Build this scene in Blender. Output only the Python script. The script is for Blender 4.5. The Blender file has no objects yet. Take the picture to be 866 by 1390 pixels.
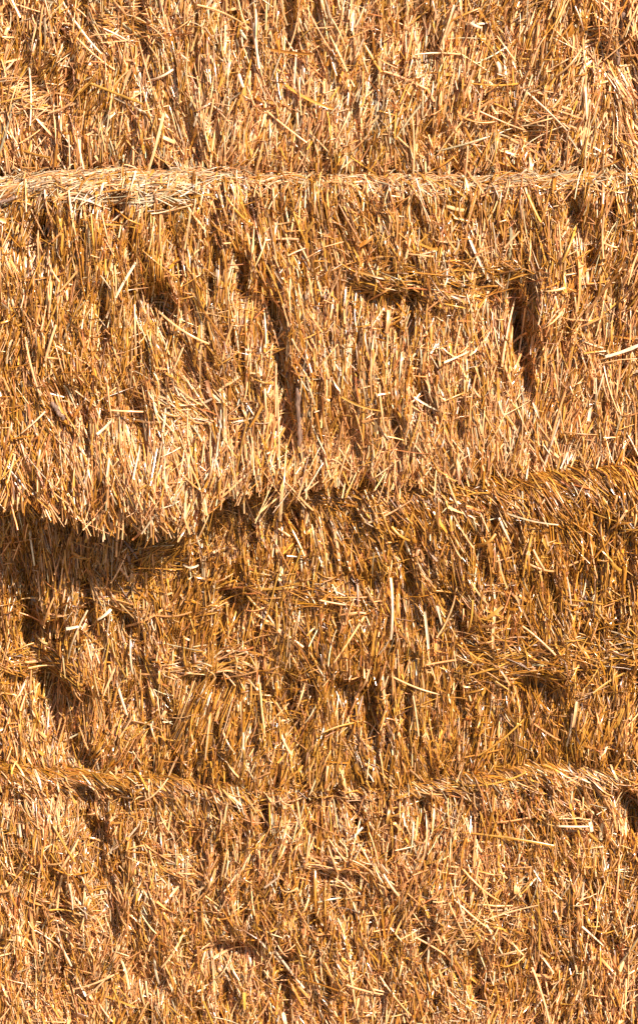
import bpy, math
import numpy as np
from mathutils import Vector

rng = np.random.default_rng(7)
scene = bpy.context.scene
COL = scene.collection

# ------------------------------------------------------------------ camera
MM = 0.0009                      # metres per photo pixel on the stack's face
PW, PH = 866.0, 1390.0
cam_loc = np.array([0.0, -3.2, 1.02])
target = np.array([0.0, 0.0, 0.0])
fwd = (target - cam_loc); DIST = np.linalg.norm(fwd); fwd /= DIST
cam = bpy.data.cameras.new("camera")
camo = bpy.data.objects.new("camera", cam)
COL.objects.link(camo)
camo.location = Vector(cam_loc)
camo.rotation_euler = Vector(fwd).to_track_quat('-Z', 'Y').to_euler()
cam.sensor_fit = 'VERTICAL'
cam.sensor_height = 36.0
cam.lens = 36.0 * DIST / (PH * MM)
cam.clip_start = 0.05
cam.clip_end = 500
scene.camera = camo

# ------------------------------------------------------------------ light
SUN = np.array([0.47, -0.61, 0.70]); SUN /= np.linalg.norm(SUN)
elev = math.asin(SUN[2]); azim = math.atan2(SUN[0], SUN[1])
world = bpy.data.worlds.new("World"); scene.world = world
world.use_nodes = True
nt = world.node_tree
sky = nt.nodes.new('ShaderNodeTexSky'); sky.sky_type = 'NISHITA'
sky.sun_disc = False; sky.sun_elevation = elev; sky.sun_rotation = azim
bg = nt.nodes['Background']; bg.inputs['Strength'].default_value = 0.055
nt.links.new(sky.outputs[0], bg.inputs['Color'])
sl = bpy.data.lights.new("sun", 'SUN'); sl.energy = 5.0; sl.angle = math.radians(0.5)
sl.color = (1.0, 0.93, 0.82)
so = bpy.data.objects.new("sun", sl); COL.objects.link(so)
so.rotation_euler = Vector(SUN).to_track_quat('Z', 'Y').to_euler()
vs = scene.view_settings
vs.view_transform = 'Standard'; vs.look = 'None'; vs.exposure = 1.48; vs.gamma = 1.0

# ------------------------------------------------------------------ helpers
right = np.array([1.0, 0, 0]); up = np.cross(right, fwd)
def W(px, py, Y=0.0):
    """world x, z of a photo pixel on the vertical plane y = Y"""
    px = np.asarray(px, float); py = np.asarray(py, float); Y = np.asarray(Y, float)
    a = (px - PW/2) * MM; b = (PH/2 - py) * MM
    d = [fwd[i]*DIST + right[i]*a + up[i]*b for i in range(3)]
    t = (Y - cam_loc[1]) / d[1]
    return cam_loc[0] + d[0]*t, cam_loc[2] + d[2]*t

class Noise:
    def __init__(s, seed, n=256):
        s.n = n; s.g = np.random.default_rng(seed).uniform(-1, 1, (n, n))
    def __call__(s, x, y):
        xi = np.floor(x).astype(int); yi = np.floor(y).astype(int)
        fx = x - xi; fy = y - yi
        fx = fx*fx*(3-2*fx); fy = fy*fy*(3-2*fy)
        n = s.n; g = s.g
        a = g[xi % n, yi % n]; b = g[(xi+1) % n, yi % n]
        c = g[xi % n, (yi+1) % n]; d = g[(xi+1) % n, (yi+1) % n]
        return (a*(1-fx)+b*fx)*(1-fy) + (c*(1-fx)+d*fx)*fy
N1, N2, N3, N4, N5, N6 = [Noise(i) for i in range(11, 17)]
def curve(xs, ys):
    xs = np.array(xs, float); ys = np.array(ys, float)
    return lambda x: np.interp(x, xs, ys)
def pxcurve(pts):
    """polyline of photo pixels (px, py) -> function x(world) -> py"""
    xs = [(p[0]-PW/2)*MM for p in pts]
    return curve(xs, [p[1] for p in pts])

XH = 0.60                         # half length of the bales

# front plane of every bale as a function of x (negative = nearer the camera)
def fr(pts): return curve([(p[0]-PW/2)*MM for p in pts], [p[1] for p in pts])
F_A = fr([(-200, .080), (0, .064), (150, .046), (250, .034), (450, .028), (866, .026), (1066, .026)])
F_B = fr([(-200, -.030), (0, -.030), (250, -.022), (450, -.005), (866, .002), (1066, .0)])
F_C = fr([(-200, .066), (0, .074), (180, .058), (300, .024), (450, .006), (700, -.008), (866, -.020), (1066, -.02)])
F_D = fr([(-200, .055), (0, .050), (200, .032), (450, .002), (700, -.016), (866, -.026), (1066, -.026)])

seamBC = pxcurve([(-200, 675), (0, 680), (60, 686), (120, 690), (160, 704), (230, 714), (262, 700), (300, 682),
                  (350, 668), (500, 660), (600, 655), (700, 648), (800, 640), (866, 632), (1066, 625)])
seamCD = pxcurve([(-200, 1045), (0, 1052), (100, 1062), (200, 1066), (330, 1072), (430, 1066), (520, 1068), (570, 1062),
                  (630, 1058), (690, 1048), (740, 1043), (800, 1047), (866, 1052), (1066, 1052)])

def zline(fn, Yf, off=0.0):
    """height of a pixel curve on the front of a bale"""
    def f(x):
        return W(0, fn(x), Yf(x))[1] + off
    return f
zAt = zline(lambda x: -185.0 + 0*x, F_A)
zAb = zline(lambda x: 237.0 + 4*np.sin(x*9), F_A)
zBt = lambda x: zAb(x) - 0.003
seamB = lambda x: seamBC(x) - np.interp(x, [-.24, -.12, 0, .2], [11, 13, 9, 5])
zBb = zline(seamB, F_B)
zCt = lambda x: np.minimum(zline(seamB, F_C)(x), zBb(x)) - np.interp(x, [0, .2], [.007, .003])
zCb = zline(lambda x: seamCD(x) - 4, F_C)
zDt = lambda x: zline(seamCD, F_D)(x) + 0.004
zDb = zline(lambda x: 1500.0 + 0*x, F_D)

# pits and furrows: px0, py0, px1, py1, half width (px), depth (m, + = into the bale)
FEATURES = {
 'A': [(178, 40, 186, 48, 20, .018), (392, 0, 400, 110, 9, .009), (570, 30, 585, 80, 18, .016), (800, 60, 826, 86, 18, .022),
       (30, 90, 60, 130, 18, .012), (250, 150, 262, 215, 9, .012), (500, 60, 505, 130, 9, .010), (620, 90, 600, 180, 10, .010),
       (700, 185, 750, 190, 16, .012), (90, 40, 95, 120, 9, .010), (300, 30, 305, 60, 14, .012), (720, 60, 690, 140, 9, .010)],
 'B': [(698, 405, 708, 470, 14, .030), (706, 470, 718, 535, 9, .028), (700, 425, 706, 470, 8, .02), (324, 360, 332, 420, 12, .026), (372, 430, 380, 500, 11, .020), (384, 520, 388, 610, 13, .022), (210, 410, 216, 425, 20, .036),
       (183, 545, 190, 610, 12, .018), (155, 272, 152, 300, 12, .030), (20, 300, 60, 320, 20, .016), (490, 408, 565, 410, 10, .022),
       (250, 470, 262, 520, 10, .014), (135, 400, 140, 470, 10, .020), (280, 560, 286, 610, 10, .012), (660, 390, 690, 440, 12, .016),
       (565, 520, 585, 560, 10, .014), (537, 560, 541, 620, 7, .018), (90, 580, 110, 610, 9, .014), (240, 330, 246, 370, 9, .012),
       (560, 285, 575, 320, 10, .018), (780, 275, 782, 320, 9, .018), (365, 420, 350, 450, 14, .022), (10, 340, 60, 350, 12, .014),
       (680, 375, 690, 385, 14, .02), (-14, 274, 13, 272, 5, .030), (830, 380, 834, 400, 8, .012)],
 'C': [(30, 760, 38, 860, 18, .028), (38, 860, 62, 930, 20, .018), (62, 930, 104, 1040, 26, .020), (310, 815, 318, 825, 17, .034), (455, 935, 475, 950, 15, .028), (498, 940, 503, 1000, 9, .026),
       (545, 740, 570, 860, 10, .016), (720, 930, 740, 938, 17, .030), (215, 690, 225, 720, 12, .02),
       (265, 925, 300, 930, 12, .022), (640, 720, 655, 780, 9, .014), (400, 700, 404, 760, 8, .014), (620, 930, 632, 1000, 8, .014),
       (170, 840, 176, 852, 12, .016), (470, 790, 540, 800, 10, .015), (240, 860, 244, 910, 9, .015), (390, 920, 395, 1000, 8, .015),
       (600, 800, 640, 880, 8, .012), (800, 700, 830, 720, 10, .012), (15, 930, 80, 936, 10, .02)],
 'D': [(-40, 1082, 210, 1092, 6, .010), (210, 1092, 430, 1090, 6, .010), (430, 1090, 640, 1082, 6, .010), (640, 1076, 900, 1080, 6, .008), (108, 1076, 128, 1140, 22, .018), (128, 1140, 150, 1260, 22, .018), (852, 1098, 866, 1130, 14, .050), (75, 1190, 90, 1250, 12, .014),
       (420, 1185, 480, 1190, 10, .014), (570, 1090, 575, 1120, 9, .016), (300, 1290, 340, 1295, 14, .018), (570, 1240, 575, 1290, 9, .014),
       (680, 1220, 720, 1230, 9, .012), (800, 1270, 840, 1300, 10, .014), (230, 1190, 240, 1200, 10, .014), (480, 1100, 500, 1150, 8, .012),
       (380, 1300, 390, 1380, 10, .015), (640, 1290, 650, 1360, 10, .015), (190, 1330, 220, 1340, 16, .015)],
}
# places that swell towards the camera
SWELLS = {
 'A': [(80, 140, 90, .012), (300, 120, 80, .010), (480, 160, 70, .010), (650, 130, 70, .010)],
 'B': [(205, 650, 62, .034), (60, 620, 90, .012), (40, 460, 80, .012), (735, 430, 26, .018), (590, 560, 90, .010), (300, 480, 50, .012), (450, 520, 50, .010)],
 'C': [(190, 860, 70, .012), (92, 820, 34, .016), (118, 920, 36, .014), (160, 1010, 40, .014), (430, 850, 70, .010), (660, 820, 80, .014), (700, 700, 80, .010), (580, 980, 60, .008)],
 'D': [(720, 1090, 80, .008), (180, 1120, 36, .014), (200, 1210, 36, .010), (60, 1130, 50, .010), (350, 1150, 80, .012), (600, 1180, 90, .008)],
}
def prep(name, F):
    out = []
    for (a, b, c, d, w, dep) in FEATURES[name]:
        Y = float(F((a-PW/2)*MM))
        x0, z0 = W(a, b, Y); x1, z1 = W(c, d, Y)
        out.append((float(x0), float(z0), float(x1), float(z1), w*MM, dep))
    sw = []
    for (a, b, r, dep) in SWELLS[name]:
        Y = float(F((a-PW/2)*MM)); x0, z0 = W(a, b, Y)
        sw.append((float(x0), float(z0), r*MM, dep))
    return out, sw

class Bale:
    def __init__(s, name, F, zt, zb, rt, rb, seed):
        s.name, s.F, s.zt, s.zb, s.rt, s.rb, s.seed = name, F, zt, zb, rt, rb, seed
        s.feat, s.sw = prep(name, F)
    def height(s, x, z, face):
        """bumps of the face along its normal"""
        o = s.seed * 17.3
        h = 0.010*N1(x/0.10+o, z/0.13+o) + 0.0050*N2(x/0.038+o, z/0.075) + 0.0038*N3(x/0.014, z/0.045+o)
        h = h + 0.0030*N4(x/0.006, z/0.026+o)
        h = h - 0.012*np.clip(N5(x/0.017+o, z/0.040)-.52, 0, .5)*2 - 0.016*np.clip(N6(x/0.006, z/0.030+o)-.42, 0, .5)*2
        for (x0, z0, x1, z1, w, dep) in s.feat:
            dx, dz = x1-x0, z1-z0; L2 = dx*dx+dz*dz+1e-9
            t = np.clip(((x-x0)*dx+(z-z0)*dz)/L2, 0, 1)
            d = np.hypot(x-x0-t*dx, z-z0-t*dz) * (1 + 0.35*N4(x/0.01, z/0.01))
            h = h - dep*np.exp(-(d/w)**2) * face
        for (x0, z0, r, dep) in s.sw:
            h = h + dep*np.exp(-((x-x0)**2+(z-z0)**2)/r**2) * face
        return h
    def slen(s, x):
        rt, rb = s.rt(x), s.rb(x)
        return s.zt(x)-s.zb(x)-rt-rb + (rt+rb)*math.pi/2
    def P(s, x, sv, h, straight=False):
        """profile coordinate sv: <0 top sheet going back, then rolled edge, face, lower edge"""
        rt, rb = s.rt(x), s.rb(x); zt, zb = s.zt(x), s.zb(x); F = s.F(x)
        q = math.pi/2
        face_len = zt-zb-rt-rb
        a = np.clip(sv/rt, 0, q)                       # angle round the top edge
        on = np.clip(sv - rt*q, 0, None)
        if straight:
            b = np.zeros_like(sv); onf = on
        else:
            onf = np.minimum(on, face_len)
            b = np.clip((on-face_len)/rb, 0, q)
        under = np.clip(on-face_len-rb*q, 0, None) if not straight else np.zeros_like(sv)
        y = F + rt - rt*np.sin(a) + np.clip(-sv, 0, None) + rb*(1-np.cos(b)) + under
        z = zt - rt + rt*np.cos(a) - onf - rb*np.sin(b)
        ang = q - a - b                                  # elevation of the normal
        ny = -np.cos(ang); nz = np.sin(ang)
        face = np.clip(-ny, 0, 1)
        hh = s.height(x, z, face)
        top = np.clip(nz, 0, 1)
        hh = hh*(1-0.6*top)
        H = hh + h
        return np.stack([x, y + ny*H, z + nz*H], -1), np.stack([0*x, ny, nz], -1)

cst = lambda v: (lambda x: v + 0*x)
rtB = fr([(-200, .050), (0, .048), (120, .036), (300, .022), (866, .018), (1066, .018)])
rtC = fr([(-200, .03), (300, .02), (600, .035), (866, .045), (1066, .045)])
rtD = fr([(-200, .016), (300, .016), (600, .018), (740, .022), (866, .02), (1066, .02)])
bales = {
 'A': Bale('A', F_A, zAt, zAb, cst(.03), cst(.012), 1),
 'B': Bale('B', F_B, zBt, zBb, rtB, cst(.020), 2),
 'C': Bale('C', F_C, zCt, zCb, rtC, cst(.015), 3),
 'D': Bale('D', F_D, zDt, zDb, rtD, cst(.03), 4),
}

# ------------------------------------------------------------------ materials
def straw_mat():
    m = bpy.data.materials.new("straw"); m.use_nodes = True
    n = m.node_tree; n.nodes.clear(); L = n.links
    out = n.nodes.new('ShaderNodeOutputMaterial')
    pr = n.nodes.new('ShaderNodeBsdfPrincipled'); tr = n.nodes.new('ShaderNodeBsdfTranslucent')
    mx = n.nodes.new('ShaderNodeMixShader'); mx.inputs[0].default_value = 0.25
    at = n.nodes.new('ShaderNodeAttribute'); at.attribute_name = 'col'
    tc = n.nodes.new('ShaderNodeTexCoord')
    mp = n.nodes.new('ShaderNodeMapping'); mp.inputs['Scale'].default_value = (420, 420, 120)
    no = n.nodes.new('ShaderNodeTexNoise'); no.inputs['Scale'].default_value = 1.0; no.inputs['Detail'].default_value = 3
    mr = n.nodes.new('ShaderNodeMapRange'); mr.inputs[1].default_value = .3; mr.inputs[2].default_value = .7
    mr.inputs[3].default_value = .72; mr.inputs[4].default_value = 1.2
    mul = n.nodes.new('ShaderNodeVectorMath'); mul.operation = 'SCALE'
    L.new(tc.outputs['Object'], mp.inputs[0]); L.new(mp.outputs[0], no.inputs['Vector']); L.new(no.outputs[0], mr.inputs[0])
    L.new(at.outputs['Color'], mul.inputs[0]); L.new(mr.outputs[0], mul.inputs['Scale'])
    L.new(mul.outputs[0], pr.inputs['Base Color']); 
    sat = n.nodes.new('ShaderNodeVectorMath'); sat.operation = 'MULTIPLY'; sat.inputs[1].default_value = (1.15, .78, .45)
    L.new(mul.outputs[0], sat.inputs[0]); L.new(sat.outputs[0], tr.inputs['Color'])
    rr = n.nodes.new('ShaderNodeMapRange'); rr.inputs[3].default_value = .16; rr.inputs[4].default_value = .48
    L.new(at.outputs['Alpha'], rr.inputs[0]); L.new(rr.outputs[0], pr.inputs['Roughness'])
    pr.inputs['Specular IOR Level'].default_value = 0.75
    L.new(pr.outputs[0], mx.inputs[1]); L.new(tr.outputs[0], mx.inputs[2]); L.new(mx.outputs[0], out.inputs[0])
    return m
STRAW = straw_mat()
def body_mat():
    m = bpy.data.materials.new("packed_straw_core"); m.use_nodes = True
    n = m.node_tree; L = n.links; pr = n.nodes['Principled BSDF']
    tc = n.nodes.new('ShaderNodeTexCoord'); mp = n.nodes.new('ShaderNodeMapping'); mp.inputs['Scale'].default_value = (260, 260, 30)
    no = n.nodes.new('ShaderNodeTexNoise'); no.inputs['Scale'].default_value = 1.0; no.inputs['Detail'].default_value = 4
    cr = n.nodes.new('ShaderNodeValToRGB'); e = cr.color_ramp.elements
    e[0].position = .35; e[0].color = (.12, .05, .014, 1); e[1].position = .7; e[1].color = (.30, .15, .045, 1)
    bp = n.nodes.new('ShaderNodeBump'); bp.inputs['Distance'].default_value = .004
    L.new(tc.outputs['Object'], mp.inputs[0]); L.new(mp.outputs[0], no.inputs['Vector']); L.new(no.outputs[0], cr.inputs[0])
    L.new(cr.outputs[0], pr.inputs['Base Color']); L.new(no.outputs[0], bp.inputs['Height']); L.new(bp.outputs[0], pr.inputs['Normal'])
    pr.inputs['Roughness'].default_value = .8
    return m
BODY = body_mat()
def stalk_mat():
    m = bpy.data.materials.new("weed_stalk_bark"); m.use_nodes = True
    n = m.node_tree; L = n.links; pr = n.nodes['Principled BSDF']
    tc = n.nodes.new('ShaderNodeTexCoord'); mp = n.nodes.new('ShaderNodeMapping'); mp.inputs['Scale'].default_value = (500, 500, 90)
    no = n.nodes.new('ShaderNodeTexNoise'); no.inputs['Scale'].default_value = 1.0; no.inputs['Detail'].default_value = 4
    cr = n.nodes.new('ShaderNodeValToRGB'); e = cr.color_ramp.elements
    e[0].position = .35; e[0].color = (.06, .030, .018, 1); e[1].position = .7; e[1].color = (.26, .14, .085, 1)
    bp = n.nodes.new('ShaderNodeBump'); bp.inputs['Distance'].default_value = .001
    L.new(tc.outputs['Object'], mp.inputs[0]); L.new(mp.outputs[0], no.inputs['Vector']); L.new(no.outputs[0], cr.inputs[0])
    L.new(cr.outputs[0], pr.inputs['Base Color']); L.new(no.outputs[0], bp.inputs['Height']); L.new(bp.outputs[0], pr.inputs['Normal'])
    pr.inputs['Roughness'].default_value = .7
    return m
BARK = stalk_mat()

def make_mesh(name, V, quads, col=None, mat=None, parent=None, smooth=True, tris=None):
    me = bpy.data.meshes.new(name)
    V = np.ascontiguousarray(V, dtype=np.float32)
    nq = len(quads); ntr = 0 if tris is None else len(tris)
    me.vertices.add(len(V)); me.vertices.foreach_set('co', V.ravel())
    idx = quads.astype(np.int32).ravel()
    if ntr: idx = np.concatenate([idx, tris.astype(np.int32).ravel()])
    me.loops.add(len(idx)); me.loops.foreach_set('vertex_index', idx)
    me.polygons.add(nq+ntr)
    st = np.concatenate([np.arange(nq)*4, nq*4+np.arange(ntr)*3]).astype(np.int32)
    me.polygons.foreach_set('loop_start', st)
    me.update(calc_edges=True)
    me.polygons.foreach_set('use_smooth', np.full(nq+ntr, smooth))
    if col is not None:
        a = me.color_attributes.new('col', 'FLOAT_COLOR', 'POINT')
        a.data.foreach_set('color', np.ascontiguousarray(col, dtype=np.float32).ravel())
    if mat: me.materials.append(mat)
    o = bpy.data.objects.new(name, me); COL.objects.link(o)
    if parent is not None:
        o.parent = parent; o.matrix_parent_inverse.identity()
        if parent.type == 'EMPTY': o.location = -parent.location
    return o

# ------------------------------------------------------------------ straw
#             linear colours            golden          honey          tan           pale          amber         brown         grey          reddish       bleached
PAL = np.array([[.50,.245,.040], [.44,.185,.028], [.59,.275,.100], [.75,.43,.20], [.33,.135,.012], [.18,.068,.012], [.43,.315,.19], [.42,.15,.045], [.80,.59,.38]])
def pick_colours(n, weights, clump=None):
    w = np.array(weights, float); w /= w.sum()
    c = PAL[rng.choice(len(PAL), n, p=w)]
    c = c * rng.normal(1.0, 0.16, (n, 1)).clip(.6, 1.35)
    c = c * rng.normal(1.0, 0.03, (n, 3))
    if clump is not None: c = c * clump[:, None]
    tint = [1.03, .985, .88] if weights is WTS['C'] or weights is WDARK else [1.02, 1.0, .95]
    return np.clip(c*np.array(tint), .008, .9)

def tubes(Pth, R, col, M, kind, upv, flat, roll, twist):
    """Pth N,K,3 centre lines; R N,K radii; kind 'tube' (hollow) or 'strip' (split straw)"""
    Nn, K, _ = Pth.shape
    T = np.gradient(Pth, axis=1); T /= np.linalg.norm(T, axis=2, keepdims=True)+1e-9
    side = np.cross(T, upv[:, None, :]); side /= np.linalg.norm(side, axis=2, keepdims=True)+1e-9
    nrm = np.cross(side, T)
    if kind == 'tube': ph = np.arange(M)/M*2*math.pi
    else: ph = np.linspace(-1.15, 1.15, M) + math.pi/2
    tw = roll[:, None] + twist[:, None]*np.linspace(0, 1, K)[None, :]
    c0, s0 = np.cos(ph)[None, None, :], np.sin(ph)[None, None, :]*flat[:, None, None]
    if kind == 'strip': s0 = s0 - 0.7*flat[:, None, None]
    ct, stt = np.cos(tw)[..., None], np.sin(tw)[..., None]
    A = c0*ct - s0*stt; B = c0*stt + s0*ct
    V = Pth[:, :, None, :] + R[:, :, None, None]*(A[..., None]*side[:, :, None, :] + B[..., None]*nrm[:, :, None, :])
    base = (np.arange(Nn)*K*M)[:, None, None]
    k = np.arange(K-1)[None, :, None]
    if kind == 'tube':
        m = np.arange(M)[None, None, :]; m2 = (m+1) % M
    else:
        m = np.arange(M-1)[None, None, :]; m2 = m+1
    q = np.stack([base+k*M+m, base+k*M+m2, base+(k+1)*M+m2, base+(k+1)*M+m], -1).reshape(-1, 4)
    if col.ndim == 2: col = np.repeat(col[:, None, :], K, 1)
    C = np.repeat(col[:, :, None, :], M, 2)
    return V.reshape(-1, 3), q, C.reshape(-1, 4)

class Batch:
    def __init__(s): s.V, s.Q, s.C, s.n = [], [], [], 0
    def add(s, V, Q, C):
        s.V.append(V); s.Q.append(Q+s.n); s.C.append(C); s.n += len(V)
    def build(s, name, parent, mat=None):
        return make_mesh(name, np.concatenate(s.V), np.concatenate(s.Q), np.concatenate(s.C), mat or STRAW, parent)

def paths(b, x0, s0, th, L, h0, h1, kap, bow, K, straight=False, wob=None):
    """centre lines in face coordinates, laid on the bumps of the face"""
    t = np.linspace(0, 1, K)[None, :]
    ang = th[:, None] + kap[:, None]*(t-.3)
    ds = (L/(K-1))[:, None]
    dx = np.sin(ang)*ds; dsv = np.cos(ang)*ds
    x = x0[:, None] + np.concatenate([np.zeros((len(x0), 1)), np.cumsum(dx[:, :-1], 1)], 1)
    sv = s0[:, None] + np.concatenate([np.zeros((len(x0), 1)), np.cumsum(dsv[:, :-1], 1)], 1)
    h = h0[:, None]*(1-t) + h1[:, None]*t + bow[:, None]*4*t*(1-t)
    # stiff straw: follow the bumps only at both ends, not along every ripple
    P0, nr = b.P(x, sv, h, straight)
    m = K//2; tm = m/(K-1.0); tt = t[..., None]
    a, c, e = P0[:, :1], P0[:, m:m+1], P0[:, -1:]
    quad = a*(tt-tm)*(tt-1)/tm + c*tt*(tt-1)/(tm*(tm-1)) + e*tt*(tt-tm)/(1-tm)
    mxk = 0.0 if K == 9 else .2
    Pp = P0*mxk + quad*(1-mxk)
    return Pp, nr.mean(axis=1)

def add_straws(batch, Pth, nr, rad, cols, M=5, pstrip=.4, knots=True):
    n, K, _ = Pth.shape
    nr = nr + rng.normal(0, .25, nr.shape); nr /= np.linalg.norm(nr, axis=1, keepdims=True)
    taper = 1 - rng.uniform(0, .35, (n, 1))*np.linspace(0, 1, K)[None, :]
    R = rad[:, None]*taper
    col = np.repeat(np.concatenate([cols, rng.uniform(0, 1, (n, 1))], 1)[:, None, :], K, 1)
    if K > 5 and knots:
        kn = rng.integers(1, K-1, n); has = rng.random(n) < .35
        idx = np.where(has)[0]
        R[idx, kn[idx]] *= 1.3; col[idx, kn[idx], :3] *= .7
    # slow colour drift along a stalk
    drift = 1 + rng.normal(0, .12, (n, 1))*np.linspace(-1, 1, K)[None, :]
    col[..., :3] *= drift[..., None]
    flat = rng.uniform(.45, 1.0, n); roll = rng.uniform(-.9, .9, n); tw = rng.normal(0, .7, n)
    sp = rng.random(n) < pstrip
    for msk, kind, mm in ((~sp, 'tube', M), (sp, 'strip', max(3, M-2))):
        if msk.any():
            fl = flat[msk] if kind == 'tube' else flat[msk]*.6
            rr = R[msk] if kind == 'tube' else R[msk]*1.25
            rl = roll[msk] if kind == 'tube' else roll[msk] + rng.choice([0, math.pi], msk.sum())
            batch.add(*tubes(Pth[msk], rr, col[msk], mm, kind, nr[msk], fl, rl, tw[msk]))

D2R = math.pi/180
# combed areas: bale, px, py, radius x, radius y (px), angle from straight down (deg, + = tips to the right), weight
COMB = {
 'A': [(60, 130, 90, 40, -40, .8), (220, 90, 60, 60, 14, .8), (480, 170, 60, 60, -14, .7), (620, 120, 60, 70, -24, .8), (780, 190, 60, 40, -30, .7),
       (350, 190, 60, 50, -22, .7), (120, 60, 60, 30, 40, .6), (700, 30, 70, 40, -35, .6)],
 'B': [(70, 590, 60, 60, 30, .9), (250, 560, 60, 90, 24, .9), (430, 560, 50, 60, 6, .8), (600, 600, 60, 60, 22, .9), (730, 430, 30, 60, -14, .9),
       (500, 300, 60, 40, 20, .8), (700, 300, 80, 50, 4, .8), (560, 640, 120, 22, -18, .7), (80, 400, 70, 60, -14, .6), (300, 330, 80, 60, 6, .6),
       (620, 450, 60, 60, 2, .9), (200, 660, 60, 40, -8, .8), (820, 560, 60, 90, 0, .9)],
 'C': [(700, 690, 160, 45, 46, .95), (560, 700, 70, 50, 36, .9), (600, 800, 90, 90, 22, .9), (450, 800, 40, 80, 8, .7), (130, 740, 70, 50, -24, .6),
       (790, 800, 80, 80, 12, .7), (700, 980, 160, 60, -4, .8), (150, 990, 60, 60, -20, .6), (350, 720, 60, 50, 20, .7), (430, 900, 40, 60, 4, .8),
       (780, 660, 120, 30, 62, .9)],
 'D': [(730, 1070, 100, 30, 58, .95), (790, 1120, 60, 50, 26, .9), (480, 1085, 60, 40, 38, .8), (90, 1075, 90, 30, 52, .8), (350, 1090, 70, 30, 46, .8),
       (60, 1190, 60, 70, -14, .7), (480, 1170, 70, 60, 28, .7), (330, 1180, 60, 60, -30, .6), (640, 1260, 80, 60, -22, .6), (260, 1240, 80, 50, 20, .5),
       (800, 1200, 60, 80, 10, .6), (220, 1075, 60, 20, 55, .8), (600, 1075, 40, 20, 50, .8)],
}
def flow(bn, x, z):
    b = bales[bn]; o = b.seed*31.7
    a = 14*N5(x/0.07+o, z/0.09) + 8*N6(x/0.025, z/0.04+o)
    for (px, py, rx, ry, ang, w) in COMB[bn]:
        Y = float(b.F((px-PW/2)*MM)); X, Z = W(px, py, Y)
        g = w*np.exp(-(((x-X)/(rx*MM))**2 + ((z-Z)/(ry*MM))**2))
        a = a*(1-g) + ang*g
    return a*D2R

#   weights:        golden honey tan pale amber brown grey red bleached
WTS = {
 'A': [16, 10, 30, 26, 5, 4, 6, 2, 5],
 'B': [16, 9, 30, 26, 5, 4, 5, 3, 5],
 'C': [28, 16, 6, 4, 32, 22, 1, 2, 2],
 'D': [14, 13, 32, 20, 7, 6, 4, 5, 4],
}
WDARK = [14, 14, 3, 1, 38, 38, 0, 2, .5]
WTOP = [3, 3, 18, 8, 2, 8, 62, 0, 3]

def weights_cols(bn, x, z, n):
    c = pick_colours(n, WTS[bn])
    if bn == 'B':      # the upper left of this bale is a more golden cut than the paler lower right
        g = np.clip(np.maximum(.45 - x*1.1 + (z-.17)*4.0, 1.2*np.exp(-((x+.36)/.06)**2)*(z < .2)), 0, 1)
        alt = pick_colours(n, WTS['C']); m = rng.random(n) < .62*g
        c[m] = alt[m]
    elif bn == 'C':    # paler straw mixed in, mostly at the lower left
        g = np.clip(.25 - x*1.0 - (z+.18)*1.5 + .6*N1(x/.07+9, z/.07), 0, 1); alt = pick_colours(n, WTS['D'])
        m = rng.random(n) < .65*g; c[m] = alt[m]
    else:
        g = np.clip(.15 + .8*N2(x/.09+4, z/.06), 0, 1); alt = pick_colours(n, WTS['C'])
        m = rng.random(n) < .55*g; c[m] = alt[m]
    return c

def face_layer(bn, batch, n, Lr, Rr, hroot, htip, K, M, jit, wild, pstrip=.4, clump=10, bowr=.002, s_lo=-.10):
    b = bales[bn]
    nc = max(1, n//clump)
    # clump centres uniform over the rolled edge + face
    xc = rng.uniform(-XH, XH, nc)
    keep = (np.abs(xc) < .47) | (rng.random(nc) < .45); xc = xc[keep]; nc = len(xc)
    sl = b.slen(xc); s_top = s_lo
    sc = s_top + (sl-s_top-.006)*rng.random(nc)
    tc = rng.normal(0, 12, nc)*D2R; hc = rng.normal(0, .0030, nc); colc = rng.normal(1, .12, nc); lc = rng.uniform(.75, 1.25, nc)
    ci = np.repeat(np.arange(nc), clump); n = len(ci)
    x = xc[ci] + rng.normal(0, .006, n); s = sc[ci] + rng.normal(0, .014, n)
    x = np.clip(x, -XH, XH)
    L = rng.uniform(Lr[0], Lr[1], n)**1.0*lc[ci]
    s0 = s - L*.5
    z = b.zt(x) - np.clip(s, 0, None)
    th = flow(bn, x, z) + tc[ci] + rng.normal(0, jit, n)*D2R
    wl = rng.random(n) < wild
    th = np.where(wl, rng.uniform(-math.pi*.6, math.pi*.6, n), th)
    flip = rng.random(n) < .35                      # some have their free end up
    x0 = x - np.sin(th)*L*.5; s0 = s - np.cos(th)*L*.5
    h0 = rng.uniform(*hroot, n) + hc[ci]; h1 = rng.uniform(*htip, n) + hc[ci]
    h0, h1 = np.where(flip, h1, h0), np.where(flip, h0, h1)
    kap = rng.normal(0, .22, n); bow = rng.uniform(-.3*bowr, bowr, n)
    Pth, nr = paths(b, x0, s0, th, L, h0, h1, kap, bow, K)
    rad = rng.uniform(Rr[0], Rr[1], n)
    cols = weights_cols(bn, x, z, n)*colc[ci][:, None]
    add_straws(batch, Pth, nr, rad, np.clip(cols, .01, .9), M, pstrip)

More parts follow.
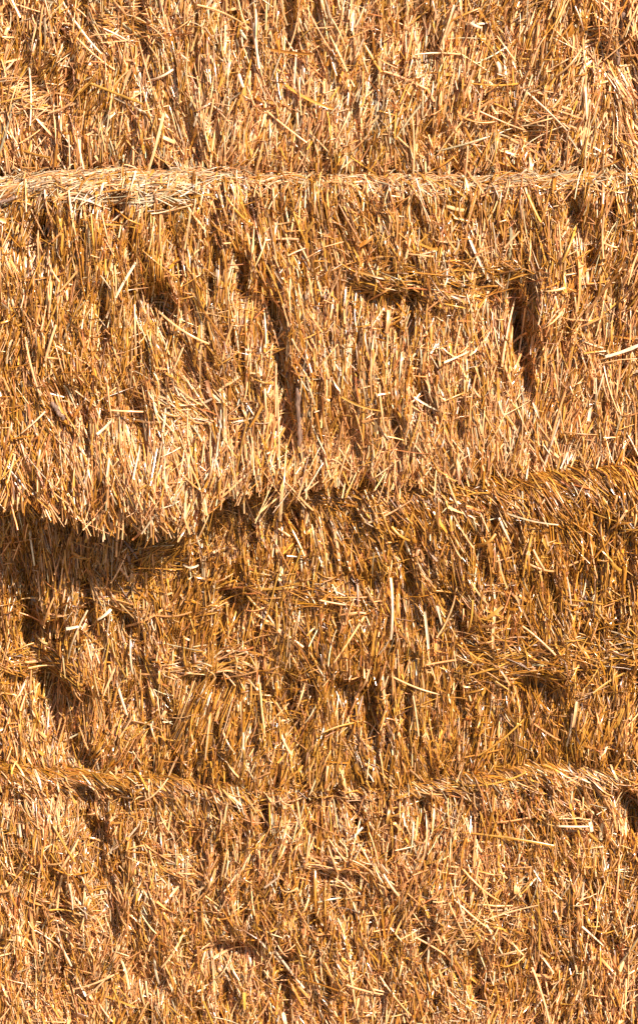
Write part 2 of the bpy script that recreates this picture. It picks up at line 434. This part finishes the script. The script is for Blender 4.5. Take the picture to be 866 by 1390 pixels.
def fringe(bn, batch, n, xr, out, down, Lr, Rr, jit=12):
    """ragged ends hanging past the lower edge of a bale"""
    b = bales[bn]
    nc = n//7; xc = rng.uniform(xr[0], xr[1], nc); dc = rng.normal(0, 1, nc)*np.interp(xc, [-.14, -.04], [.010, .005]) + .010*N2(xc/.03, xc*0+b.seed)*(xc < -.1); ac = rng.normal(0, 10, nc)*D2R
    ci = np.repeat(np.arange(nc), 7); n = len(ci)
    x = xc[ci] + rng.normal(0, .006, n)
    L = rng.uniform(*Lr, n)
    send = b.slen(x) + b.rb(x)*(1-math.pi/2) + rng.uniform(-.045, down, n) + dc[ci]
    z = b.zb(x) + .02
    th = flow(bn, x, z) + ac[ci]*1.5 + 12*D2R*N3(x/.045, x*0+b.seed) + rng.normal(0, jit, n)*D2R
    x0 = x - np.sin(th)*L; s0 = send - np.cos(th)*L
    h0 = rng.uniform(-.008, .002, n); h1 = rng.uniform(-.010, out, n)
    Pth, nr = paths(b, x0, s0, th, L, h0, h1, rng.normal(0, .15, n), rng.uniform(0, .004, n), 6, straight=True)
    add_straws(batch, Pth, nr, rng.uniform(*Rr, n), weights_cols(bn, x, z, n), 5, .4)

def top_layer(bn, batch, n, sr, angm, angs, Lr, Rr, hr, wts, xr=(-XH, XH)):
    """straws lying on the top sheet / rolled edge, swept along the bale"""
    b = bales[bn]
    nc = n//8; xc = rng.uniform(xr[0], xr[1], nc); sc = rng.uniform(*sr, nc)
    ci = np.repeat(np.arange(nc), 8); n = len(ci)
    x = xc[ci] + rng.normal(0, .014, n); s = sc[ci] + rng.normal(0, .005, n)
    L = rng.uniform(*Lr, n)
    am = angm(x) if callable(angm) else angm
    th = (am + rng.normal(0, 8, nc)[ci] + rng.normal(0, angs, n))*D2R
    x0 = x - np.sin(th)*L/2; s0 = s - np.cos(th)*L/2
    x0 = np.clip(x0, -XH-.02, XH+.02)
    h0 = rng.uniform(hr[0], hr[1], n); h1 = rng.uniform(hr[0], hr[1], n)
    Pth, nr = paths(b, x0, s0, th, L, h0, h1, rng.normal(0, .3, n), rng.uniform(0, .003, n), 6)
    add_straws(batch, Pth, nr, rng.uniform(*Rr, n), pick_colours(n, wts), 5, .35)

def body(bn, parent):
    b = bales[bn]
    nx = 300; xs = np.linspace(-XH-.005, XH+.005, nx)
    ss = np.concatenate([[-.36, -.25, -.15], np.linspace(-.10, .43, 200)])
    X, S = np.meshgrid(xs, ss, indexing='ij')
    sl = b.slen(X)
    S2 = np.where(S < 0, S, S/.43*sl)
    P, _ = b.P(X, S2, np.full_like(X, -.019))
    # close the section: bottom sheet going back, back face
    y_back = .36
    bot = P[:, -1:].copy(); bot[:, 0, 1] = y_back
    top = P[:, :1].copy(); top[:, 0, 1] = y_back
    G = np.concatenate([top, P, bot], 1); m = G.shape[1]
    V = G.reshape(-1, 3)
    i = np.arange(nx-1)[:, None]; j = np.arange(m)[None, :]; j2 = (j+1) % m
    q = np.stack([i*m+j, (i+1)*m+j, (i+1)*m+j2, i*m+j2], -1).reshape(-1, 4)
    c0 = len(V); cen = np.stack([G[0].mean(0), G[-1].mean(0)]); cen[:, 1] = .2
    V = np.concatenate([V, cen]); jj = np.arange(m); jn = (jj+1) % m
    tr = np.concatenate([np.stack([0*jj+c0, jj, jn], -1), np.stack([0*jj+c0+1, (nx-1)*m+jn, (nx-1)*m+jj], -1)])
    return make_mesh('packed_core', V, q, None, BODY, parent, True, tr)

LABELS = {
 'A': 'topmost straw bale, set back behind a narrow ledge of flattened grey straw',
 'B': 'straw bale with a pale matted upper edge and a shaggy overhanging bottom',
 'C': 'darker golden straw bale partly shaded by the shaggy overhang above it',
 'D': 'lowest straw bale, its rolled top edge under the darker golden bale',
}
DENS = 1.0
roots = {}
for bn in 'ABCD':
    b = bales[bn]
    e = bpy.data.objects.new('straw_bale', None); COL.objects.link(e)
    e.empty_display_size = .2
    e.location = (0, .17, float(b.zb(np.array(0.0))))
    e['label'] = LABELS[bn]; e['category'] = 'straw bale'; e['group'] = 'straw bales stacked into a wall'
    roots[bn] = e
    bpy.context.view_layer.update()
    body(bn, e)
    bt = Batch()
    N = lambda k: int(k*DENS)
    # deep, middle and outer layers of the face
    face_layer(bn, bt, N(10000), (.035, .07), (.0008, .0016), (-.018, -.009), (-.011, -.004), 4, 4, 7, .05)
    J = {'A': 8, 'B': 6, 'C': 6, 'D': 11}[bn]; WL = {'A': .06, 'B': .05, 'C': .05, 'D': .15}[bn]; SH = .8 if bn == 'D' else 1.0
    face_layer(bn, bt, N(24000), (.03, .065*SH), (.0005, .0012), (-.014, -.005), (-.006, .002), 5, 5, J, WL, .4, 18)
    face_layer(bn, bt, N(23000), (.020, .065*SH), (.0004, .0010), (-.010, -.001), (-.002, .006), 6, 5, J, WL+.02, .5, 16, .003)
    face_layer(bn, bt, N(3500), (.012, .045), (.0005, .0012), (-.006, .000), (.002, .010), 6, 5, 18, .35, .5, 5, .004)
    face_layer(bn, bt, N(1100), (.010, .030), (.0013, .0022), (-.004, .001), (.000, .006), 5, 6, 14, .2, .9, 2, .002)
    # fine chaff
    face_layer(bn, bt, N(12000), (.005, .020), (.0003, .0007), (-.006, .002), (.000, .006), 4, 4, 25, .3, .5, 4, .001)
    if bn == 'B':
        fringe('B', bt, 8000, (-XH, XH), .010, .012, (.03, .07), (.0005, .0012))
        fringe('B', bt, 1500, (-XH, (300-PW/2)*MM), .022, .026, (.03, .07), (.0005, .0013), 16)
        fringe('B', bt, 300, (-XH, -.02), .034, .034, (.04, .08), (.0004, .0011), 20)
        fringe('B', bt, 110, (-.02, XH), .02, .03, (.04, .08), (.0005, .0012), 20)
    elif bn in 'AC':
        fringe(bn, bt, 3600, (-XH, XH), .006, .008, (.025, .055), (.0005, .0012))
    # rolled upper edges
    if bn in 'CD':
        if bn == 'C':
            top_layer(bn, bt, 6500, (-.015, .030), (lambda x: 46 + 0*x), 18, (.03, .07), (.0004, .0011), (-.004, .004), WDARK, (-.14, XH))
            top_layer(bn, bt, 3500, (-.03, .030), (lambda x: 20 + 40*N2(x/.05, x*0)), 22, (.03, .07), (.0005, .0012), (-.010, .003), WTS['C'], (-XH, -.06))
        else:
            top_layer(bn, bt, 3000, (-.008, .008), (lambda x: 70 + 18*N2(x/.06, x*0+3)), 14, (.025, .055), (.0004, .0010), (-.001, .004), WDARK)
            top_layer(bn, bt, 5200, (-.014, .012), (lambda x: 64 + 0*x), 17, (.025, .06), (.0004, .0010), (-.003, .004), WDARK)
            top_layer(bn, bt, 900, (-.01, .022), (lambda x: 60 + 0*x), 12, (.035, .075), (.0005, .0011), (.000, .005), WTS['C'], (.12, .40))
    o = bt.build('packed_straw', e); o['kind'] = 'stuff'
    if bn == 'B':
        tb = Batch()
        am = lambda x: np.interp(x, [-.39, -.2, 0, .39], [112, 104, 96, 86])
        top_layer('B', tb, 14000, (-.12, .006), am, 16, (.02, .06), (.0004, .0009), (-.003, .004), WTOP)
        top_layer('B', tb, 1600, (-.04, .034), am, 22, (.02, .06), (.0005, .0011), (.000, .006), WTOP, (-XH, -.14))
        top_layer('B', tb, 1500, (-.03, .012), am, 30, (.015, .05), (.0005, .0011), (.000, .006), WTOP)
        top_layer('B', tb, 3200, (-.02, .018), (lambda x: 30+70*N2(x/.05, x*0)), 30, (.015, .045), (.0004, .0010), (.000, .006), WTS['B'])
        top_layer('B', tb, 1400, (-.07, .0), (lambda x: 100+0*x), 45, (.012, .035), (.0003, .0008), (.000, .014), WTOP)
        tb.build('flattened_top_straw', e)

# ------------------------------------------------------------------ tufts pulled out of the faces
TUFTS = [  # bale, px0, py0, px1, py1, spread px, count, angle deg, lift
 ('B', 480, 388, 620, 385, 10, 260, 80, .012, 'C'), ('B', 620, 375, 700, 380, 9, 110, 98, .010, 'C'), ('B', 190, 545, 270, 560, 8, 60, 75, .012, 'B'),
 ('C', 0, 905, 90, 915, 12, 240, 75, .010, 'C'), ('C', 135, 812, 210, 800, 8, 120, 100, .010, 'C'), ('C', 200, 765, 240, 745, 8, 90, 125, .012, 'C'),
 ('C', 225, 905, 340, 905, 10, 200, 82, .009, 'B'), ('C', 640, 890, 760, 900, 12, 330, 82, .016, 'C'), ('C', 760, 885, 866, 900, 12, 160, 70, .010, 'C'),
 ('C', 380, 800, 500, 818, 6, 90, 84, .009, 'C'), ('D', 420, 1180, 500, 1170, 10, 120, 70, .009, 'D'),
 ('D', 200, 1165, 260, 1185, 8, 70, 70, .009, 'D'), ('A', 150, 38, 210, 40, 8, 110, 80, .012, 'A'), ('A', 690, 172, 760, 165, 9, 120, 82, .012, 'B'),
 ('A', 10, 130, 70, 150, 10, 100, 115, .010, 'A'), ('A', 780, 60, 830, 50, 8, 70, 100, .010, 'A'), ('D', 560, 1260, 680, 1240, 9, 110, 100, .008, 'D'),
 ('D', 70, 1255, 150, 1250, 9, 90, 80, .008, 'D'), ('C', 270, 822, 340, 815, 8, 100, 80, .012, 'C'),
]
def s_of(b, px, py):
    Y = float(b.F((px-PW/2)*MM)); x, z = W(px, py, Y); x = np.array(float(x)); z = float(z)
    rt = float(b.rt(x))
    return float(x), max(float(b.zt(x))-z, 0) + rt*(math.pi/2-1)
for (bn, p0, q0, p1, q1, sp, n, ang, lift, pal) in TUFTS:
    n = int(n*1.1); lift = lift*.7
    b = bales[bn]; bt = Batch()
    xa, sa = s_of(b, p0, q0); xb, sb = s_of(b, p1, q1)
    t = rng.random(n)
    x = xa+(xb-xa)*t + rng.normal(0, .006, n); s = sa+(sb-sa)*t + rng.normal(0, sp*MM*1.5, n) + .007*N1(x/.02, x*0+sp)
    L = rng.uniform(.02, .06, n); th = rng.normal(ang, 34, n)*D2R
    x0 = x-np.sin(th)*L/2; s0 = s-np.cos(th)*L/2
    h0 = rng.uniform(-.004, lift*.8, n); h1 = rng.uniform(0, lift*1.3, n)
    Pth, nr = paths(b, x0, s0, th, L, h0, h1, -np.abs(rng.normal(0, .5, n)), rng.uniform(0, lift*.4, n), 6)
    add_straws(bt, Pth, nr, rng.uniform(.0004, .0012, n), pick_colours(n, WTS[pal]), 5, .4)
    bt.build('straw_tuft', roots[bn])

# ------------------------------------------------------------------ single stalks that show largest
BRIGHT = [0, 0, 10, 30, 0, 0, 4, 0, 22]
NAMED = [ # bale, px0, py0, px1, py1, radius mm, brightness index
 ('A', 236, 92, 206, 108, 1.4, 8), ('A', 8, 95, 22, 80, 1.5, 8), ('A', 325, 98, 331, 114, 2.2, 8), ('A', 448, 46, 472, 94, 1.2, 3),
 ('A', 580, 38, 577, 62, 1.5, 8), ('A', 638, 30, 652, 36, 2.2, 8), ('A', 610, 160, 618, 178, 1.6, 3), ('A', 708, 162, 738, 171, 1.3, 3),
 ('A', 345, 30, 352, 90, 1.5, 8), ('A', 95, 180, 97, 225, 1.5, 8), ('A', 630, 235, 634, 195, 1.6, 3), ('A', 615, 5, 600, 50, 1.5, 3),
 ('B', 137, 268, 141, 247, 1.6, 8), ('B', -6, 268, 20, 267, 1.3, 8), ('B', 283, 268, 283, 250, 1.8, 8), ('B', 82, 380, 62, 350, 1.2, 3), ('B', 64, 484, 78, 436, 1.6, 3),
 ('B', 134, 584, 164, 560, 1.8, 8), ('B', 120, 555, 195, 556, 1.2, 3), ('B', 222, 582, 228, 536, 1.5, 8), ('B', 148, 520, 152, 562, 1.1, 3),
 ('B', 396, 456, 412, 484, 1.2, 3), ('B', 346, 512, 372, 518, 1.0, 0), ('B', 360, 524, 362, 560, 1.8, 3), ('B', 376, 524, 380, 630, 1.2, 3),
 ('B', 552, 586, 590, 632, 1.0, 3), ('B', 648, 472, 672, 430, 1.5, 3), ('B', 680, 494, 698, 410, 1.6, 3), ('B', 714, 420, 706, 490, 1.5, 3), ('B', 696, 500, 722, 470, .8, 0), ('B', 702, 520, 712, 440, .9, 4), ('B', 722, 500, 700, 430, .8, 4), ('B', 690, 430, 716, 465, .7, 0),
 ('B', 721, 540, 734, 572, 1.4, 8), ('B', 820, 330, 836, 334, 1.4, 3), ('B', 818, 290, 816, 350, 1.6, 3), ('B', 572, 298, 606, 304, 1.3, 3),
 ('B', 684, 335, 704, 312, 1.4, 3), ('B', 620, 610, 622, 655, 1.3, 8), ('B', 604, 640, 620, 685, 1.3, 3), ('B', 384, 652, 380, 705, 1.9, 3),
 ('B', 100, 594, 118, 616, 1.3, 3), ('B', 38, 606, 52, 588, 1.5, 3), ('B', 250, 470, 236, 500, 1.2, 3), ('B', 205, 690, 213, 715, 1.4, 8),
 ('C', 500, 706, 558, 680, 1.5, 3), ('C', 676, 698, 692, 734, 1.7, 8), ('C', 722, 740, 736, 766, 1.3, 3), ('C', 825, 720, 848, 686, 1.5, 3),
 ('C', 544, 718, 556, 752, 1.4, 8), ('C', 592, 820, 600, 850, 1.8, 8), ('C', 576, 830, 582, 880, 1.5, 8), ('C', 433, 810, 490, 822, 1.3, 3),
 ('C', 698, 800, 738, 884, 1.3, 3), ('C', 320, 806, 400, 796, 1.6, 0), ('C', 290, 750, 322, 746, 1.5, 3), ('C', 250, 766, 270, 766, 1.3, 8),
 ('C', 134, 836, 152, 824, 1.6, 8), ('C', 92, 847, 108, 845, 1.8, 8), ('C', 344, 884, 380, 776, 1.0, 0), ('C', 486, 945, 502, 905, 1.6, 3),
 ('C', 776, 980, 780, 945, 1.8, 3), ('C', 768, 1010, 776, 960, 1.5, 8), ('C', 56, 976, 82, 1016, 1.2, 3), ('C', 222, 1075, 240, 1025, 1.5, 3),
 ('C', 205, 980, 215, 1012, 1.2, 3), ('C', 304, 990, 320, 1015, 1.1, 3), ('C', 560, 940, 568, 990, 1.1, 3),
 ('D', 80, 1180, 108, 1136, 1.7, 3), ('D', 96, 1190, 102, 1225, 1.5, 8), ('D', 190, 1090, 228, 1048, 1.3, 3), ('D', 202, 1040, 204, 1090, 1.2, 3),
 ('D', 226, 1215, 262, 1182, 1.5, 3), ('D', 290, 1300, 340, 1286, 1.7, 3), ('D', 626, 1124, 750, 1146, 1.3, 0), ('D', 655, 1240, 730, 1222, 1.3, 3),
 ('D', 788, 1250, 820, 1284, 1.4, 8), ('D', 620, 1210, 632, 1250, 1.1, 8), ('D', 520, 1180, 540, 1206, 2.0, 3), ('D', 672, 1295, 700, 1282, 1.5, 3),
 ('D', 580, 1305, 582, 1270, 1.6, 8), ('D', 360, 1195, 378, 1178, 1.5, 8), ('D', 400, 1060, 392, 1125, 1.2, 3), ('D', 850, 1120, 866, 1096, 2.0, 6),
 ('D', 210, 1300, 216, 1340, 1.5, 8), ('D', 470, 1330, 520, 1352, 1.4, 3), ('D', 120, 1350, 150, 1320, 1.4, 3), ('D', 740, 1330, 748, 1372, 1.5, 3),
]
cnt = {k: 0 for k in 'ABCD'}
def stalk(bn, x, s, th, L, h0, h1, rad, col, bow, kap):
    b = bales[bn]; bt = Batch(); a = lambda v: np.array([v], float)
    Pth, nr = paths(b, a(x), a(s), a(th), a(L), a(h0), a(h1), a(kap), a(bow), 9, straight=True)
    add_straws(bt, Pth, nr, a(rad), col, 8, .3)
    bt.build('straw_stalk', roots[bn]); cnt[bn] += 1
for (bn, p0, q0, p1, q1, r, ci) in NAMED:
    b = bales[bn]; xa, sa = s_of(b, p0, q0); xb, sb = s_of(b, p1, q1)
    L = math.hypot(xb-xa, sb-sa); th = math.atan2(xb-xa, sb-sa)
    c = (PAL[ci]*rng.uniform(.9, 1.02))[None, :]
    stalk(bn, xa, sa, th, L, rng.uniform(.005, .009), rng.uniform(.006, .012), r*.001, c, .002, rng.normal(0, .12))
for bn in 'ABCD':
    b = bales[bn]
    py0 = {'A': 2, 'B': 275, 'C': 690, 'D': 1105}[bn]; py1 = {'A': 215, 'B': 640, 'C': 1005, 'D': 1385}[bn]
    while cnt[bn] < 98:
        px = rng.uniform(5, 861); py = rng.uniform(py0, py1)
        x, s = s_of(b, px, py)
        f = float(flow(bn, np.array(x), b.zt(np.array(x))-s))
        th = f + rng.normal(0, 20)*D2R if rng.random() < .62 else rng.uniform(-1.7, 1.7)
        L = rng.uniform(.035, .085)
        stalk(bn, x-math.sin(th)*L/2, s-math.cos(th)*L/2, th, L, rng.uniform(-.002, .006), rng.uniform(.003, .013),
              rng.uniform(.0010, .0017), pick_colours(1, [10, 6, 12, 16, 2, 1, 3, 0, 6]), .002, rng.normal(0, .2))

# woody weed stems pressed into the bales, plus a dark sliver in the ledge
STEMS = [('A', 848, 18, 838, 90, 2.8), ('B', -30, 279, 20, 271, 2.6), ('B', 405, 522, 408, 620, 3.2), ('B', 72, 544, 88, 566, 2.6), ('B', 537, 560, 540, 612, 2.2), ('C', 838, 1095, 866, 1112, 3.6)]
for (bn, p0, q0, p1, q1, r) in STEMS:
    b = bales[bn]; xa, sa = s_of(b, p0, q0); xb, sb = s_of(b, p1, q1); bt = Batch()
    if bn == 'C': continue
    L = math.hypot(xb-xa, sb-sa); th = math.atan2(xb-xa, sb-sa); a = lambda v: np.array([v], float)
    Pth, nr = paths(b, a(xa), a(sa), a(th), a(L), a(.012 if q0 == 279 else .004), a(.010 if q0 == 279 else .004), a(.10), a(.002), 14, straight=True)
    Pth = Pth + rng.normal(0, .0007, Pth.shape)
    R = r*.001*(1+rng.normal(0, .14, (1, 14)))*np.linspace(1.15, .8, 14)[None, :]
    V, Q, C = tubes(Pth, R, np.array([[.3, .16, .1, 1.]]), 10, 'tube', nr, a(.8), a(0.), a(.5))
    M = 10; V = np.concatenate([V, Pth[0, :1], Pth[0, -1:]]); m = np.arange(M); m2 = (m+1) % M
    nV = 14*M
    tr = np.concatenate([np.stack([0*m+nV, m2, m], -1), np.stack([0*m+nV+1, 13*M+m, 13*M+m2], -1)])
    o = make_mesh('weed_stem', V, Q, None, BARK, roots[bn], True, tr)
    if q0 == 279:  # dark sliver of unclear nature, built with the same tube as the stems
        o['label'] = 'dark sliver in the pale ledge straw at its left end'

# ------------------------------------------------------------------ ground under the stack
zg = min(float(zDb(np.array(v))) for v in (-.5, 0., .5)) - .004
g = make_mesh('ground', np.array([[-60, -60, zg], [60, -60, zg], [60, 60, zg], [-60, 60, zg]], float), np.array([[0, 1, 2, 3]]), None, None, None, False)
gm = bpy.data.materials.new('ground'); gm.use_nodes = True
n = gm.node_tree; pr = n.nodes['Principled BSDF']; pr.inputs['Roughness'].default_value = .9
tc = n.nodes.new('ShaderNodeTexCoord'); no = n.nodes.new('ShaderNodeTexNoise'); no.inputs['Scale'].default_value = 6; no.inputs['Detail'].default_value = 8
cr = n.nodes.new('ShaderNodeValToRGB'); cr.color_ramp.elements[0].color = (.10, .07, .04, 1); cr.color_ramp.elements[1].color = (.24, .17, .09, 1)
n.links.new(tc.outputs['Object'], no.inputs['Vector']); n.links.new(no.outputs[0], cr.inputs[0]); n.links.new(cr.outputs[0], pr.inputs['Base Color'])
g.data.materials.append(gm); g['kind'] = 'structure'
